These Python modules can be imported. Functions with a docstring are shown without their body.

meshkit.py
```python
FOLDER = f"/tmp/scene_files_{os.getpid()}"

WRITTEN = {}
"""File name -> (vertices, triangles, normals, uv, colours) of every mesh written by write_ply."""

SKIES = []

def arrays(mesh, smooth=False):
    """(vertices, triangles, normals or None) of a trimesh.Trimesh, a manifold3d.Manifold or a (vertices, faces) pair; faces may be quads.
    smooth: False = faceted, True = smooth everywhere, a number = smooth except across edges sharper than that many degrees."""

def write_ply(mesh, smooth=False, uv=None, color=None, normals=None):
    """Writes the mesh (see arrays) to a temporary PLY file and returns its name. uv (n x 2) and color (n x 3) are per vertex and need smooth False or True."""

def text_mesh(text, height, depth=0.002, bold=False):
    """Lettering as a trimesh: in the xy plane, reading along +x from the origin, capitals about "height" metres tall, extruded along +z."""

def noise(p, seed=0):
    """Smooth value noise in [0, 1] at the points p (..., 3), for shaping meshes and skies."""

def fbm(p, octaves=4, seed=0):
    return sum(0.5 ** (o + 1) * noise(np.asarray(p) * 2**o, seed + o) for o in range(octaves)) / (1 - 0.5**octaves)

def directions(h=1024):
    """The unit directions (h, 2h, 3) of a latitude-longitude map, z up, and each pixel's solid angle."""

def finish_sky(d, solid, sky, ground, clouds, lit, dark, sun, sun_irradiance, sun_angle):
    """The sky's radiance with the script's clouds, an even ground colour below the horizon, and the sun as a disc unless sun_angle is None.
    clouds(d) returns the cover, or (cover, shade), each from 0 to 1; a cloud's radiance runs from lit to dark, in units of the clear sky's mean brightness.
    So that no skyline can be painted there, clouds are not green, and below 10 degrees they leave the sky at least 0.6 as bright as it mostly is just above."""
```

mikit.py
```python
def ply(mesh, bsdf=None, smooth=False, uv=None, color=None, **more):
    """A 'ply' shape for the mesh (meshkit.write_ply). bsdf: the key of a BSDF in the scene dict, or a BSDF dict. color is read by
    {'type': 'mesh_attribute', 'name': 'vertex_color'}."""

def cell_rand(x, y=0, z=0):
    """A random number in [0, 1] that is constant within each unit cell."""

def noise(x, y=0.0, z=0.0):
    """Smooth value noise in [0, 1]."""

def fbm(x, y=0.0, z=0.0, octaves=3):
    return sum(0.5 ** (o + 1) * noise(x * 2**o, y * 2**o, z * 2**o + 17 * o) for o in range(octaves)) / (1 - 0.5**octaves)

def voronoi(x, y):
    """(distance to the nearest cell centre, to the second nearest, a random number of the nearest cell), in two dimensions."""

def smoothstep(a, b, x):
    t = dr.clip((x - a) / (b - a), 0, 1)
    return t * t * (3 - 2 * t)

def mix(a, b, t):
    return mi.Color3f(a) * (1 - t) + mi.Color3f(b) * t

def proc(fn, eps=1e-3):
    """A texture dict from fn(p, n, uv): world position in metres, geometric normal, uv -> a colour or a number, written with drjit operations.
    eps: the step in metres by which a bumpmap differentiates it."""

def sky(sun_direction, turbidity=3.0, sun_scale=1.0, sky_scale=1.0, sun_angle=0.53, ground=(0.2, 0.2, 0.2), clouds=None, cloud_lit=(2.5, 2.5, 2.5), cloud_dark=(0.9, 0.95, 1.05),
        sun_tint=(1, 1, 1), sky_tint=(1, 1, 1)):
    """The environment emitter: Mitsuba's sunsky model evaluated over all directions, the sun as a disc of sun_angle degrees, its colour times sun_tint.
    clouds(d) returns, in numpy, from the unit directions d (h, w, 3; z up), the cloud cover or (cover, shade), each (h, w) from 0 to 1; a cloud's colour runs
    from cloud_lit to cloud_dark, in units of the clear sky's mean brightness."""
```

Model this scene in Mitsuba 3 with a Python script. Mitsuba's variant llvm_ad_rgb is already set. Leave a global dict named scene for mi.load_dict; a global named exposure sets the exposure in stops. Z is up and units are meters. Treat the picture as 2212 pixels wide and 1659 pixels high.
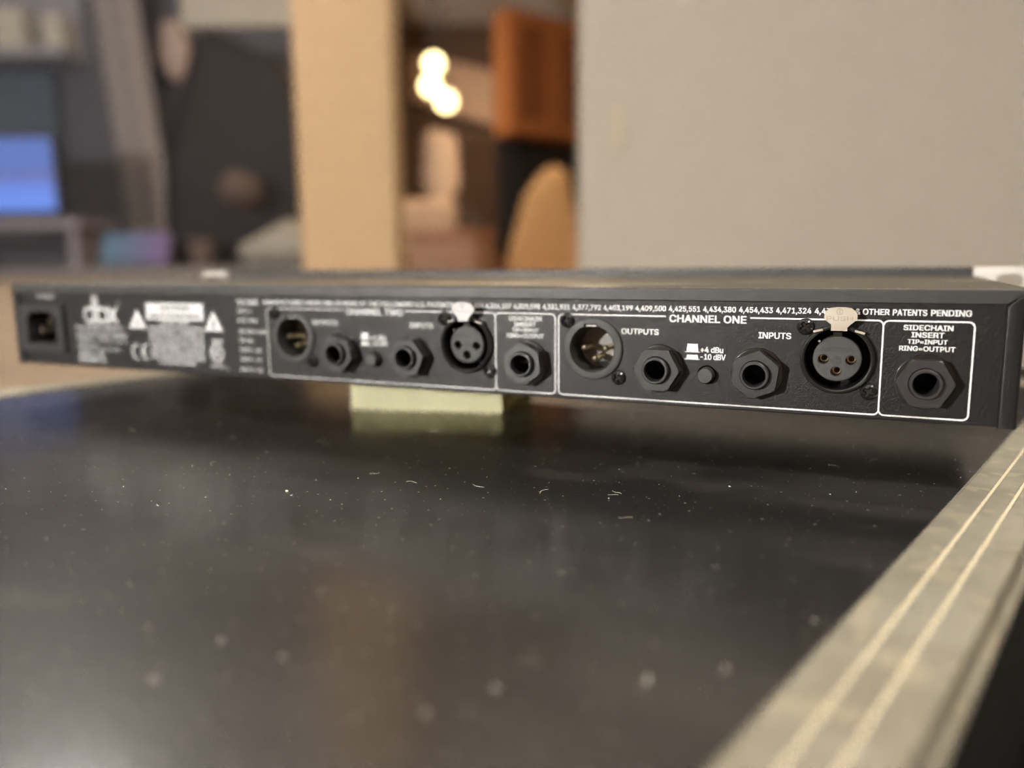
import math, random
import numpy as np, trimesh, manifold3d as m3, shapely
import shapely.geometry as sg
import shapely.affinity as sa
import drjit as dr
import mitsuba as mi
import mikit, meshkit

random.seed(7)
rng = np.random.default_rng(7)
T = mi.ScalarTransform4f
scene, labels = {'type': 'scene'}, {}

# ------------------------------------------------------------------ camera, lamps, exposure
TABLE = 0.76                          # height of the road case's top
UNIT_Z = TABLE + 0.0219               # underside of the compressor, lying on the note pad
CAM = np.array([-0.00001, -0.26239, UNIT_Z + 0.04911])
RIGHT = np.array([0.9073942941009859, 0.4201502542347943, -0.010457480547968717])
UP = np.array([-0.05532662644422121, 0.14407999379571862, 0.9880181778662411])
FWD = np.array([-0.41662280235156957, 0.895943479944055, -0.15398286043083356])
M = np.eye(4)
M[:3, 0], M[:3, 1], M[:3, 2], M[:3, 3] = -RIGHT, UP, FWD, CAM
scene['camera'] = {'type': 'thinlens', 'fov': 65.74, 'fov_axis': 'x', 'aperture_radius': 0.0031,
                   'focus_distance': 0.248, 'near_clip': 0.02, 'far_clip': 50.0, 'to_world': T(M)}
exposure = 0.0
KEY_POS = (-0.82, -1.42, 1.05)        # bulb of the work lamp behind the camera, to the left
KEY_POWER = (6000, 5720, 5300)
CEIL_A = (0.5, -0.9, 2.44)            # flush ceiling lamps, room coordinates
CEIL_A_POWER = (112, 107, 98)
CEIL_B = (-1.12, 1.72, 2.2)
CEIL_B_POWER = (15.5, 14.8, 14.2)
CEIL_C = (-.03, 2.8, 2.44)
CEIL_C_POWER = (52, 40, 26)
CEIL_D = (.2, 4.75, 2.44)
CEIL_D_POWER = (75, 56, 38)
GLOBE_POWER = (6.5, 5.2, 2.3)

# room frame: X to the right of the camera, Y ahead, Z up (metres), rotated about the vertical through the camera
YAW = -0.4353
RX = np.array([math.cos(YAW), -math.sin(YAW), 0]); RY = np.array([math.sin(YAW), math.cos(YAW), 0])
ROOM = np.eye(4); ROOM[:3, 0], ROOM[:3, 1], ROOM[:2, 3] = RX, RY, CAM[:2]
# unit frame: millimetres, x along the rear face, y into the unit, z up from its underside
UNIT = np.diag([.001, .001, .001, 1.0]); UNIT[2, 3] = UNIT_Z
# case frame: millimetres, x across the case, y along its rails, z up from its top
CA = 1.315
CASE = np.eye(4); CASE[:3, 0] = [math.sin(CA) * .001, -math.cos(CA) * .001, 0]
CASE[:3, 1] = [math.cos(CA) * .001, math.sin(CA) * .001, 0]; CASE[2, 2] = .001; CASE[2, 3] = TABLE
# face frame: millimetres on the rear face, z pointing out of it
FACE = UNIT @ np.array([[1, 0, 0, 0], [0, 0, -1, 0], [0, 1, 0, 0], [0, 0, 0, 1.0]])

# ------------------------------------------------------------------ helpers
def fresh(base):
    if base not in scene and not any(k.startswith(base + '__') for k in scene) and base not in labels: return base
    i = 1
    while f'{base}_{i:03d}' in scene or f'{base}_{i:03d}' in labels or any(k.startswith(f'{base}_{i:03d}__') for k in scene): i += 1
    return f'{base}_{i:03d}'

def thing(name, label, cat=None, group=None, kind=None):
    k = fresh(name); labels[k] = {'label': label}
    if cat: labels[k]['category'] = cat
    if group: labels[k]['group'] = group
    if kind: labels[k]['kind'] = kind
    return k

def apply(mesh, m):
    mesh = mesh.copy(); mesh.apply_transform(m); return mesh

def put(key, mesh, mat, frame=None, smooth=30, label=None, emit=None, kind=None, **kw):
    """one mesh under the exact key"""
    if frame is not None: mesh = apply(mesh, frame)
    s = mikit.ply(mesh, mat, smooth=smooth, **kw)
    if emit is not None: s['emitter'] = {'type': 'area', 'radiance': {'type': 'rgb', 'value': list(emit)}}
    scene[key] = s
    if label or kind:
        labels.setdefault(key, {})
        if label: labels[key]['label'] = label
        if kind: labels[key]['kind'] = kind
    return key

def part(parent, name, mesh, mat, frame=None, **kw):
    return put(fresh(parent + '__' + name), mesh, mat, frame, **kw)

def to_tri(man):
    m = man.to_mesh()
    return trimesh.Trimesh(m.vert_properties[:, :3].astype(float), m.tri_verts, process=False)

def man(tm):
    tm = tm.copy(); tm.merge_vertices()
    return m3.Manifold(m3.Mesh(np.asarray(tm.vertices, np.float32), np.asarray(tm.faces, np.uint32)))

def box(x0, x1, y0, y1, z0, z1, r=0.0):
    """box with chamfered edges"""
    if r <= 0:
        b = trimesh.creation.box(extents=(x1 - x0, y1 - y0, z1 - z0)); b.apply_translation(((x0 + x1) / 2, (y0 + y1) / 2, (z0 + z1) / 2)); return b
    pts = []
    for X, sx in ((x0, 1), (x1, -1)):
        for Y, sy in ((y0, 1), (y1, -1)):
            for Z, sz in ((z0, 1), (z1, -1)):
                a = r * 0.293
                pts += [(X + sx * r, Y + sy * r, Z), (X + sx * r, Y, Z + sz * r), (X, Y + sy * r, Z + sz * r),
                        (X + sx * a, Y + sy * a, Z + sz * r), (X + sx * a, Y + sy * r, Z + sz * a), (X + sx * r, Y + sy * a, Z + sz * a)]
    return to_tri(m3.Manifold.hull_points(np.array(pts)))

def hull(pts): return to_tri(m3.Manifold.hull_points(np.asarray(pts, float)))

def lathe(profile, n=56):
    """solid of revolution about z from a closed (r, z) outline"""
    p = np.asarray(profile, float); k = len(p)
    a = np.arange(n) * 2 * np.pi / n
    v = np.stack([p[None, :, 0] * np.cos(a)[:, None], p[None, :, 0] * np.sin(a)[:, None], np.repeat(p[None, :, 1], n, 0)], -1).reshape(-1, 3)
    i, j = np.meshgrid(np.arange(n), np.arange(k), indexing='ij')
    i2, j2 = (i + 1) % n, (j + 1) % k
    q = np.stack([i * k + j, i2 * k + j, i2 * k + j2, i * k + j2], -1).reshape(-1, 4)
    f = np.vstack([q[:, [0, 1, 2]], q[:, [0, 2, 3]]])
    t = trimesh.Trimesh(v, f, process=False); t.merge_vertices(); t.update_faces(t.nondegenerate_faces())
    if t.volume < 0: t.invert()
    return t

def cyl(r, z0, z1, n=40): return lathe([(0, z0), (r, z0), (r, z1), (0, z1)], n)
def move(t, x, y, z=0.0):
    t = t.copy(); t.apply_translation((x, y, z)); return t
def spin(t, deg, axis=(0, 0, 1), at=(0, 0, 0)):
    t = t.copy(); t.apply_transform(trimesh.transformations.rotation_matrix(math.radians(deg), axis, at)); return t
def cat(*m): return trimesh.util.concatenate(list(m))
def extrude(poly, z0, z1):
    ms = []
    for g in getattr(poly, 'geoms', [poly]):
        t = trimesh.creation.extrude_polygon(g, z1 - z0, engine='earcut'); t.apply_translation((0, 0, z0)); ms.append(t)
    return cat(*ms)
def tube(p0, p1, r0, r1=None, n=16):
    p0, p1 = np.asarray(p0, float), np.asarray(p1, float); L = np.linalg.norm(p1 - p0)
    t = lathe([(0, 0), (r0, 0), (r0 if r1 is None else r1, L), (0, L)], n)
    t.apply_transform(trimesh.geometry.align_vectors([0, 0, 1], (p1 - p0) / L)); t.apply_translation(p0); return t
def blob(points, edge=0.03, it=12, sub=None):
    """soft shape: hull of spheres, refined and smoothed"""
    ms = [m3.Manifold.sphere(r, 24).translate((x, y, z)) for x, y, z, r in points]
    t = to_tri(m3.Manifold.batch_hull(ms).refine_to_length(edge))
    t.merge_vertices(); trimesh.smoothing.filter_taubin(t, iterations=it); return t

def words(text, u0, u1, v, h, depth=0.05, slant=0.0, bold=True, c=0.0, heavy=True):
    """lettering in the face frame between u0 and u1, base line v, capital height h"""
    t = meshkit.text_mesh(text, h, depth, bold=bold)
    x0, x1 = t.bounds[0, 0], t.bounds[1, 0]
    t.vertices[:, 0] = u0 + (t.vertices[:, 0] - x0) * (u1 - u0) / (x1 - x0) + slant * t.vertices[:, 1]
    t.vertices[:, 1] += v; t.vertices[:, 2] += c
    if heavy:
        e = h * .032
        t = cat(*[move(t, dx, dy) for dx, dy in ((-e, -.4 * e), (e, -.4 * e), (-e, .4 * e), (e, .4 * e))])
    return t

def glow(parent, name, us, ws, y, fn, frame):
    """self-luminous sheet with a colour per vertex: upright at depth y, or lying face up just over a keyboard body when y is None"""
    nu, nw = len(us), len(ws)
    v = np.array([(u, y, w) if y is not None else (u, w, .8388) for u in us for w in ws])
    col = np.array([fn(i / (nu - 1), j / (nw - 1)) for i in range(nu) for j in range(nw)])
    fs = []
    for i in range(nu - 1):
        for j in range(nw - 1):
            a, b, c, d = i * nw + j, (i + 1) * nw + j, (i + 1) * nw + j + 1, i * nw + j + 1
            fs += [(a, b, c), (a, c, d)]
    t = apply(trimesh.Trimesh(v, fs, process=False), frame)
    key = fresh(parent + '__' + name)
    s = mikit.ply(t, 'm_black', smooth=False, color=col)
    s['emitter'] = {'type': 'area', 'radiance': {'type': 'mesh_attribute', 'name': 'vertex_color'}}
    scene[key] = s
    return key

# ------------------------------------------------------------------ materials
N, FBM, SS = mikit.noise, mikit.fbm, mikit.smoothstep
def rgb(*c): return {'type': 'rgb', 'value': list(c)}
def mat(name, color, rough=0.5, metallic=0.0, spec=0.5, **kw):
    scene[name] = {'type': 'twosided', 'bsdf': {'type': 'principled', 'base_color': color if isinstance(color, dict) else rgb(*color),
                   'roughness': rough, 'metallic': metallic, 'specular': spec, **kw}}
def bumped(name, color, fn, scale, rough=0.5, metallic=0.0, spec=0.5, eps=1e-4, **kw):
    scene[name] = {'type': 'twosided', 'bsdf': {'type': 'bumpmap', 'arbitrary': mikit.proc(fn, eps), 'scale': scale,
                   'bsdf': {'type': 'principled', 'base_color': color if isinstance(color, dict) else rgb(*color), 'roughness': rough, 'metallic': metallic, 'specular': spec, **kw}}}

def grain(p, n, uv): return FBM(p.x * 2900 + p.z * 700, p.y * 2900, p.z * 2900 - p.x * 700, 2)
bumped('m_powder', (0.0035, 0.0035, 0.004), grain, 0.00008, rough=0.38, spec=0.26)
def cover_color(p, n, uv):
    smear = SS(.58, .74, FBM(p.x * 22 + 3, p.y * 60, 0, 3)) * SS(.35, .6, N(p.x * 9, p.y * 9 + 4))
    dust = SS(.80, .86, N(p.x * 900, p.y * 900)) * .5
    return mikit.mix((0.007, 0.0068, 0.0065), (0.20, 0.175, 0.12), dr.select(n.z > .6, dr.clip(smear * .8 + dust * .25 + .20, 0, 1), 0))
bumped('m_cover', mikit.proc(cover_color), grain, 0.00008, rough=0.45, spec=0.5)
mat('m_print', (0.80, 0.80, 0.80), 0.6, spec=0.2)
mat('m_plastic', (0.013, 0.013, 0.014), 0.30)
mat('m_plastic_grey', (0.020, 0.0197, 0.0197), 0.5, spec=0.35)
mat('m_gloss', (0.006, 0.006, 0.006), 0.15)
mat('m_hole', (0.006, 0.006, 0.006), 0.7, spec=0.1)
mat('m_socket_floor', (0.16, 0.155, 0.145), 0.5)
mat('m_gold', (0.82, 0.71, 0.46), 0.22, 1.0)
mat('m_nickel', (0.60, 0.54, 0.45), 0.36, 0.8)
mat('m_nickel_dark', (0.40, 0.345, 0.28), 0.4, 0.8)
mat('m_ear', (0.62, 0.58, 0.52), 0.45, 0.3)
mat('m_ear_edge', (0.85, 0.83, 0.80), 0.4, 0.2)
def paper(p, n, uv): return mikit.mix((0.90, 0.83, 0.34), (0.94, 0.875, 0.43), N(p.z * 1500, p.x * 6, p.y * 6))
mat('m_note', mikit.proc(paper), 0.85, spec=0.15)
def table_color(p, n, uv):
    x, y = p.x, p.y
    film = SS(.38, .80, FBM(x * 9, y * 14 + 5, 0, 4))
    streak = SS(.62, .75, FBM(x * 16 + 30, y * 44, 1, 3)) * .6
    d1, _, w1 = mikit.voronoi(x * 420, y * 420)
    speck = SS(.12, .05, d1) * SS(.84, .97, w1)
    d2, _, w2 = mikit.voronoi(x * 150 + 7, y * 150)
    speck2 = SS(.06, .02, d2) * SS(.75, .85, w2)
    t = dr.clip(film * .042 + streak * .035 + speck * .25 + speck2 * .6, 0, 1)
    return mikit.mix((0.0075, 0.007, 0.0069), (0.36, 0.335, 0.30), t)
def table_bump(p, n, uv): return FBM(p.x * 700, p.y * 700, 0, 2)
def lacquer(rough, spec): return {'type': 'principled', 'base_color': mikit.proc(table_color), 'roughness': rough, 'specular': spec}
scene['m_table'] = {'type': 'twosided', 'bsdf': {'type': 'bumpmap', 'arbitrary': mikit.proc(table_bump, 1e-4), 'scale': 0.00003,
                    'bsdf': {'type': 'blendbsdf', 'weight': 0.42, 'a': lacquer(0.17, 0.85), 'b': lacquer(0.37, 0.8)}}}
def rail_color(p, n, uv):
    s = FBM(p.x * 60, p.y * 60, p.z * 40, 4)
    spot = SS(.62, .72, FBM(p.x * 130 + 9, p.y * 130, 3, 3))
    return mikit.mix(mikit.mix((0.36, 0.33, 0.255), (0.46, 0.43, 0.34), SS(.3, .7, s)), (0.60, 0.52, 0.37), spot * .5)
mat('m_rail', mikit.proc(rail_color), 0.40, 0.55)
mat('m_groove', (0.88, 0.78, 0.55), 0.5, 0.3)
mat('m_case_side', (0.006, 0.006, 0.006), 0.7, spec=0.2)
mat('m_speck', (0.80, 0.76, 0.66), 0.7)
# room
def wall_color(p, n, uv): return mikit.mix((0.485, 0.452, 0.40), (0.51, 0.477, 0.422), FBM(p.x * 1.5, p.y * 1.5, p.z * 1.5, 2))
mat('m_wall', mikit.proc(wall_color), 0.8, spec=0.2)
mat('m_wall_dark', (0.125, 0.125, 0.145), 0.9, spec=0.1)
mat('m_wall_brown', (0.13, 0.085, 0.06), 0.85, spec=0.1)
def floor_color(p, n, uv):
    g = FBM(p.x * 3, p.y * 40, 0, 3)
    return mikit.mix((0.22, 0.165, 0.11), (0.34, 0.26, 0.18), g)
mat('m_floor', mikit.proc(floor_color), 0.5)
mat('m_ceiling', (0.75, 0.73, 0.69), 0.9, spec=0.1)
mat('m_post', (0.48, 0.335, 0.195), 0.7, spec=0.2)
mat('m_white', (0.8, 0.79, 0.77), 0.5)
mat('m_lamp', (0.9, 0.9, 0.88), 0.5)
mat('m_black', (0.02, 0.02, 0.022), 0.5)
def wood_orange(p, n, uv): return mikit.mix((0.40, 0.135, 0.045), (0.52, 0.20, 0.07), FBM(p.x * 14, p.y * 14, p.z * 2.5, 3))
mat('m_wood_orange', mikit.proc(wood_orange), 0.5)
mat('m_wood_dark', (0.25, 0.085, 0.03), 0.5)
def oak(p, n, uv): return mikit.mix((0.36, 0.27, 0.19), (0.46, 0.36, 0.26), FBM(p.x * 3, p.y * 3, p.z * 40, 3))
mat('m_oak', mikit.proc(oak), 0.55)
mat('m_desk', (0.11, 0.10, 0.095), 0.5)
mat('m_cream', (0.80, 0.50, 0.26), 0.9, spec=0.1)
mat('m_tan', (0.66, 0.45, 0.315), 0.85, spec=0.1)
mat('m_leather', (0.022, 0.020, 0.021), 0.7, spec=0.2)
mat('m_curtain', (0.34, 0.31, 0.30), 0.9, spec=0.1)
mat('m_foam', (0.12, 0.145, 0.18), 0.95, spec=0.05)
mat('m_grey', (0.36, 0.35, 0.39), 0.8, spec=0.1)
mat('m_pale', (0.62, 0.58, 0.50), 0.9, spec=0.1)
mat('m_pink', (0.45, 0.22, 0.26), 0.8)
mat('m_brown', (0.09, 0.066, 0.056), 0.8, spec=0.1)
mat('m_key', (0.06, 0.06, 0.07), 0.6)
mat('m_plate', (0.56, 0.49, 0.36), 0.6)
mat('m_pouch', (0.50, 0.385, 0.335), 0.9)
mat('m_cushion', (0.25, 0.23, 0.195), 0.9, spec=0.1)
mat('m_cushion_tan', (0.66, 0.49, 0.36), 0.9, spec=0.1)
mat('m_wood_chest', (0.25, 0.115, 0.045), 0.5)
mat('m_riser', (0.16, 0.14, 0.16), 0.6)

# ------------------------------------------------------------------ room
def rbox(*a, r=0): return box(*a, r=r)
def struct(name, mesh, m, label): put(name, mesh, m, ROOM, smooth=False); labels[name] = {'label': label, 'kind': 'structure'}
struct('floor', rbox(-3.3, 2.7, -2.3, 6.1, -.05, 0), 'm_floor', 'brown wooden floor of the room')
struct('ceiling', rbox(-3.3, 2.7, -2.3, 6.1, 2.5, 2.55), 'm_ceiling', 'pale ceiling over the room')
struct('wall_right', rbox(.191, 2.62, 2.2, 2.32, 0, 2.5), 'm_wall', 'plain cream wall behind the right half of the compressor')
struct('wall_side', rbox(2.6, 2.7, -2.3, 6.1, 0, 2.5), 'm_wall', 'cream side wall right of the case, out of view')
struct('wall_front', rbox(-3.3, 2.6, -2.3, -2.2, 0, 2.5), 'm_wall_brown', 'dark brown wall behind the camera')
struct('wall_left', rbox(-3.3, -3.2, -2.2, 6.1, 0, 2.5), 'm_wall_dark', 'dark grey wall at the far left of the room')
struct('wall_back', rbox(-3.2, -.75, 4.2, 4.3, 0, 2.5), 'm_wall_dark', 'dim grey back wall behind the desk with the monitor')
struct('wall_inner', rbox(-.85, -.75, 4.3, 6.0, 0, 2.5), 'm_wall_brown', 'brown side wall of the lit far room')
struct('wall_far', rbox(-.75, 2.6, 6.0, 6.1, 0, 2.5), 'm_wall_brown', 'dim brown wall at the end of the lit far room')
struct('trim_1', rbox(-.521, -.281, 2.0, 2.14, 0, 2.5, r=.006), 'm_post', 'wide tan door post left of the lit doorway')
struct('trim_2', rbox(-.281, .191, 2.2, 2.32, 1.9, 2.5), 'm_wall', 'cream lintel over the doorway, out of view')

# lamps that light the room
def ceiling_lamp(pos, r, power, label):
    k = thing('ceiling_lamp', label, 'lamp')
    part(k, 'base', move(lathe([(0, 0), (r + .02, 0), (r + .02, .06), (0, .06)], 48), pos[0], pos[1], pos[2]), 'm_white', ROOM)
    part(k, 'diffuser', move(lathe([(0, -.025), (r * .8, -.02), (r, 0), (0, 0)], 48), pos[0], pos[1], pos[2]), 'm_lamp', ROOM, emit=power)
ceiling_lamp(CEIL_A, .20, CEIL_A_POWER, 'round white ceiling lamp in the front of the room, above the camera')
k = thing('pendant_lamp', 'white paper globe pendant lamp hanging left of the case, above the frame', 'lamp')
part(k, 'globe', move(trimesh.creation.icosphere(3, .20), *CEIL_B), 'm_lamp', ROOM, smooth=True, emit=CEIL_B_POWER)
part(k, 'cord', tube((CEIL_B[0], CEIL_B[1], CEIL_B[2] + .2), (CEIL_B[0], CEIL_B[1], 2.499), .004), 'm_black', ROOM)
ceiling_lamp(CEIL_C, .16, CEIL_C_POWER, 'small warm ceiling lamp in the far room, above the frame')
ceiling_lamp(CEIL_D, .16, CEIL_D_POWER, 'second small warm ceiling lamp deeper in the far room, above the frame')
k = thing('work_lamp', 'black floor-standing work lamp with a bare bulb, behind the camera', 'lamp')
x, y, z = KEY_POS
part(k, 'base', move(lathe([(0, 0), (.14, 0), (.13, .02), (.02, .03), (0, .03)]), x, y, 0), 'm_black')
part(k, 'pole', move(cyl(.010, .03, z - .10), x, y), 'm_black')
part(k, 'socket', move(cyl(.022, z - .11, z - .03), x, y), 'm_black')
part(k, 'bulb', move(trimesh.creation.icosphere(3, .034), x, y, z), 'm_lamp', emit=KEY_POWER, smooth=True)

# ------------------------------------------------------------------ road case
cs = 'road_case'
labels[cs] = {'label': 'black laminated road case with dull aluminium edge trims, under the compressor', 'category': 'case'}
Y0, Y1, XI, XO = -330.0, 280.0, 22.5, 44.6
XL, XLO = -423.0, -445.0
part(cs, 'top_panel', box(XLO + 1, XO - 1, Y0 + 1, Y1 - 1, -9, 0), 'm_table', CASE, smooth=False, label='dusty black laminate top')
part(cs, 'side_panel', box(XO - 10, XO - .9, Y0 + 1, Y1 - 1, -(TABLE * 1000 - 30), -9.2), 'm_case_side', CASE, smooth=False)
part(cs, 'side_panel', box(XLO + .9, XLO + 10, Y0 + 1, Y1 - 1, -(TABLE * 1000 - 30), -9.2), 'm_case_side', CASE, smooth=False)
part(cs, 'end_panel', box(XLO + 11, XO - 11, Y0 + 1, Y0 + 10, -(TABLE * 1000 - 30), -9.2), 'm_case_side', CASE, smooth=False)
part(cs, 'end_panel', box(XLO + 11, XO - 11, Y1 - 10, Y1 - 1, -(TABLE * 1000 - 30), -9.2), 'm_case_side', CASE, smooth=False)
part(cs, 'base_panel', box(XLO + 1, XO - 1, Y0 + 1, Y1 - 1, -(TABLE * 1000) + 20, -(TABLE * 1000 - 29.5)), 'm_case_side', CASE, smooth=False)
for fx in (XLO + 50, XO - 50):
    for fy in (Y0 + 50, Y1 - 50):
        part(cs, 'foot', move(lathe([(0, 0), (17, 0), (20, 3), (20, 20.5), (0, 20.5)], 24), fx, fy, -TABLE * 1000), 'm_black', CASE)
# trim cross-section (across, up): flat top with two V grooves, outer bead, leg down the side
def groove_pts(c): return [(c - .75, 1.3), (c - .15, .75), (c + .15, .75), (c + .75, 1.3)]
W = XO - XI
prof = [(0, .02), (.25, .7), (1.5, 1.3)] + groove_pts(8.2) + groove_pts(14.6) + [(W - 1.1, 1.3), (W - .5, 1.15), (W - .15, .8), (W, .2), (W, -5.4), (W + .6, -5.9), (W + 1.2, -6.6), (W + 1.45, -7.6), (W + 1.45, -9.4), (W + 1.1, -10.4), (W + .5, -10.7), (W - .8, -10.7), (W - .8, .01)]
def trim(L):
    t = extrude(sg.Polygon(prof), 0, L)
    t.apply_transform(np.array([[1, 0, 0, 0], [0, 0, 1, 0], [0, 1, 0, 0], [0, 0, 0, 1.0]])); t.invert() if t.volume < 0 else None
    return t
def add_trim(t_xf, L):
    k = part(cs, 'edge_trim', apply(trim(L), t_xf), 'm_rail', CASE, smooth=25)
    for c in (8.2, 14.6):
        g = extrude(sg.Polygon([(c - .5, .90), (c - .1, .70), (c + .1, .70), (c + .5, .90), (c + .42, 1.06), (c - .42, 1.06)]), 1, L - 1)
        g.apply_transform(np.array([[1, 0, 0, 0], [0, 0, 1, 0], [0, 1, 0, 0], [0, 0, 0, 1.0]]))
        if g.volume < 0: g.invert()
        part(k, 'groove', apply(g, t_xf), 'm_groove', CASE, smooth=25)
A = np.eye(4); A[0, 3], A[1, 3] = XI, Y0; add_trim(A, Y1 - Y0)
A = np.diag([-1.0, -1.0, 1, 1]); A[0, 3], A[1, 3] = XL, Y1; add_trim(A, Y1 - Y0)
A = np.array([[0, 1.0, 0, XLO + 23], [-1, 0, 0, Y0 + 22.1], [0, 0, 1, 0], [0, 0, 0, 1]]); A[:3, :3] = [[0, 1, 0], [-1, 0, 0], [0, 0, 1]]; add_trim(A, XO - XLO - 46)
A = np.eye(4); A[:3, :3] = [[0, -1, 0], [1, 0, 0], [0, 0, 1]]; A[0, 3], A[1, 3] = XO - 23, Y1 - 22.1; add_trim(A, XO - XLO - 46)

# second case standing lower, right beside it
sc = thing('equipment_case', 'low black case in the dark right beside the aluminium rail of the road case', 'case')
part(sc, 'body', box(60, 420, -330, 240, -(TABLE * 1000) + 15, -75, r=4), 'm_case_side', CASE, smooth=False)
part(sc, 'lid_seam', box(59, 421, -331, 241, -120, -117), 'm_black', CASE, smooth=False)
for fx in (90, 390):
    for fy in (-300, 210):
        part(sc, 'foot', move(cyl(18, 0, 15.5, 24), fx, fy, -TABLE * 1000), 'm_black', CASE)

bc = thing('tall_case', 'taller black equipment case behind the compressor, almost hidden by it', 'case')
part(bc, 'body', box(-330, 18, 286, 540, -(TABLE * 1000) + 15, 6, r=4), 'm_case_side', CASE, smooth=False)
part(bc, 'lid', box(-331, 19, 285, 541, 7, 40, r=5), 'm_case_side', CASE, smooth=False)
for fx in (-300, -12):
    part(bc, 'latch', box(fx - 18, fx + 18, 282, 285.9, -8, 20, r=1), 'm_black', CASE, smooth=False)
    for fy in (310, 515): part(bc, 'foot', move(cyl(18, 0, 15.5, 24), fx, fy, -TABLE * 1000), 'm_black', CASE)

# dust and crumbs lying on the top
flakes = []
def flake(x, y, l, w, h, a):
    b = hull([(sx * l * rng.uniform(.7, 1), sy * w * rng.uniform(.6, 1), zz * h) for sx in (-.5, .5) for sy in (-.5, .5) for zz in (0, 1)])
    flakes.append(move(spin(b, a), x, y, 0.005))
R2 = np.array([[math.sin(CA), -math.cos(CA)], [math.cos(CA), math.sin(CA)]])
for wx, wy, l, w, h in [(-32.5, -139, 2.0, .75, .5), (-21, -130, .75, .7, .6), (-8.5, -104, .6, .55, .5), (-9, -157.5, .9, .7, .6), (-55, -152, 1.9, .5, .4), (-95, -158, .9, .6, .4), (-62, -163, .9, .7, .5), (-110, -158, 1.3, .7, .5), (-166, -74, .9, .7, .5)]:
    q = R2 @ np.array([wx, wy]); flake(q[0], q[1], l, w, h, rng.uniform(0, 180))
for i in range(460):
    x, y = rng.uniform(-400, 20), rng.uniform(-215, 60)
    s = rng.lognormal(-1.7, .45)
    flake(x, y, s * rng.uniform(.8, 2.2), s * .7, s * .4, rng.uniform(0, 180))
for i in range(46):
    x, y, a, L = rng.uniform(-330, 15), rng.uniform(-190, 40), rng.uniform(0, 6.3), rng.uniform(1.5, 6)
    q = [np.array([x, y, .12])]
    for j in range(4):
        a += rng.normal(0, .5); q.append(q[-1] + np.array([math.cos(a), math.sin(a), 0]) * L / 4)
    for p0, p1 in zip(q[:-1], q[1:]): flakes.append(tube(p0, p1, .055, n=5))
put('dust_specks', cat(*flakes), 'm_speck', CASE, smooth=False)
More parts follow.
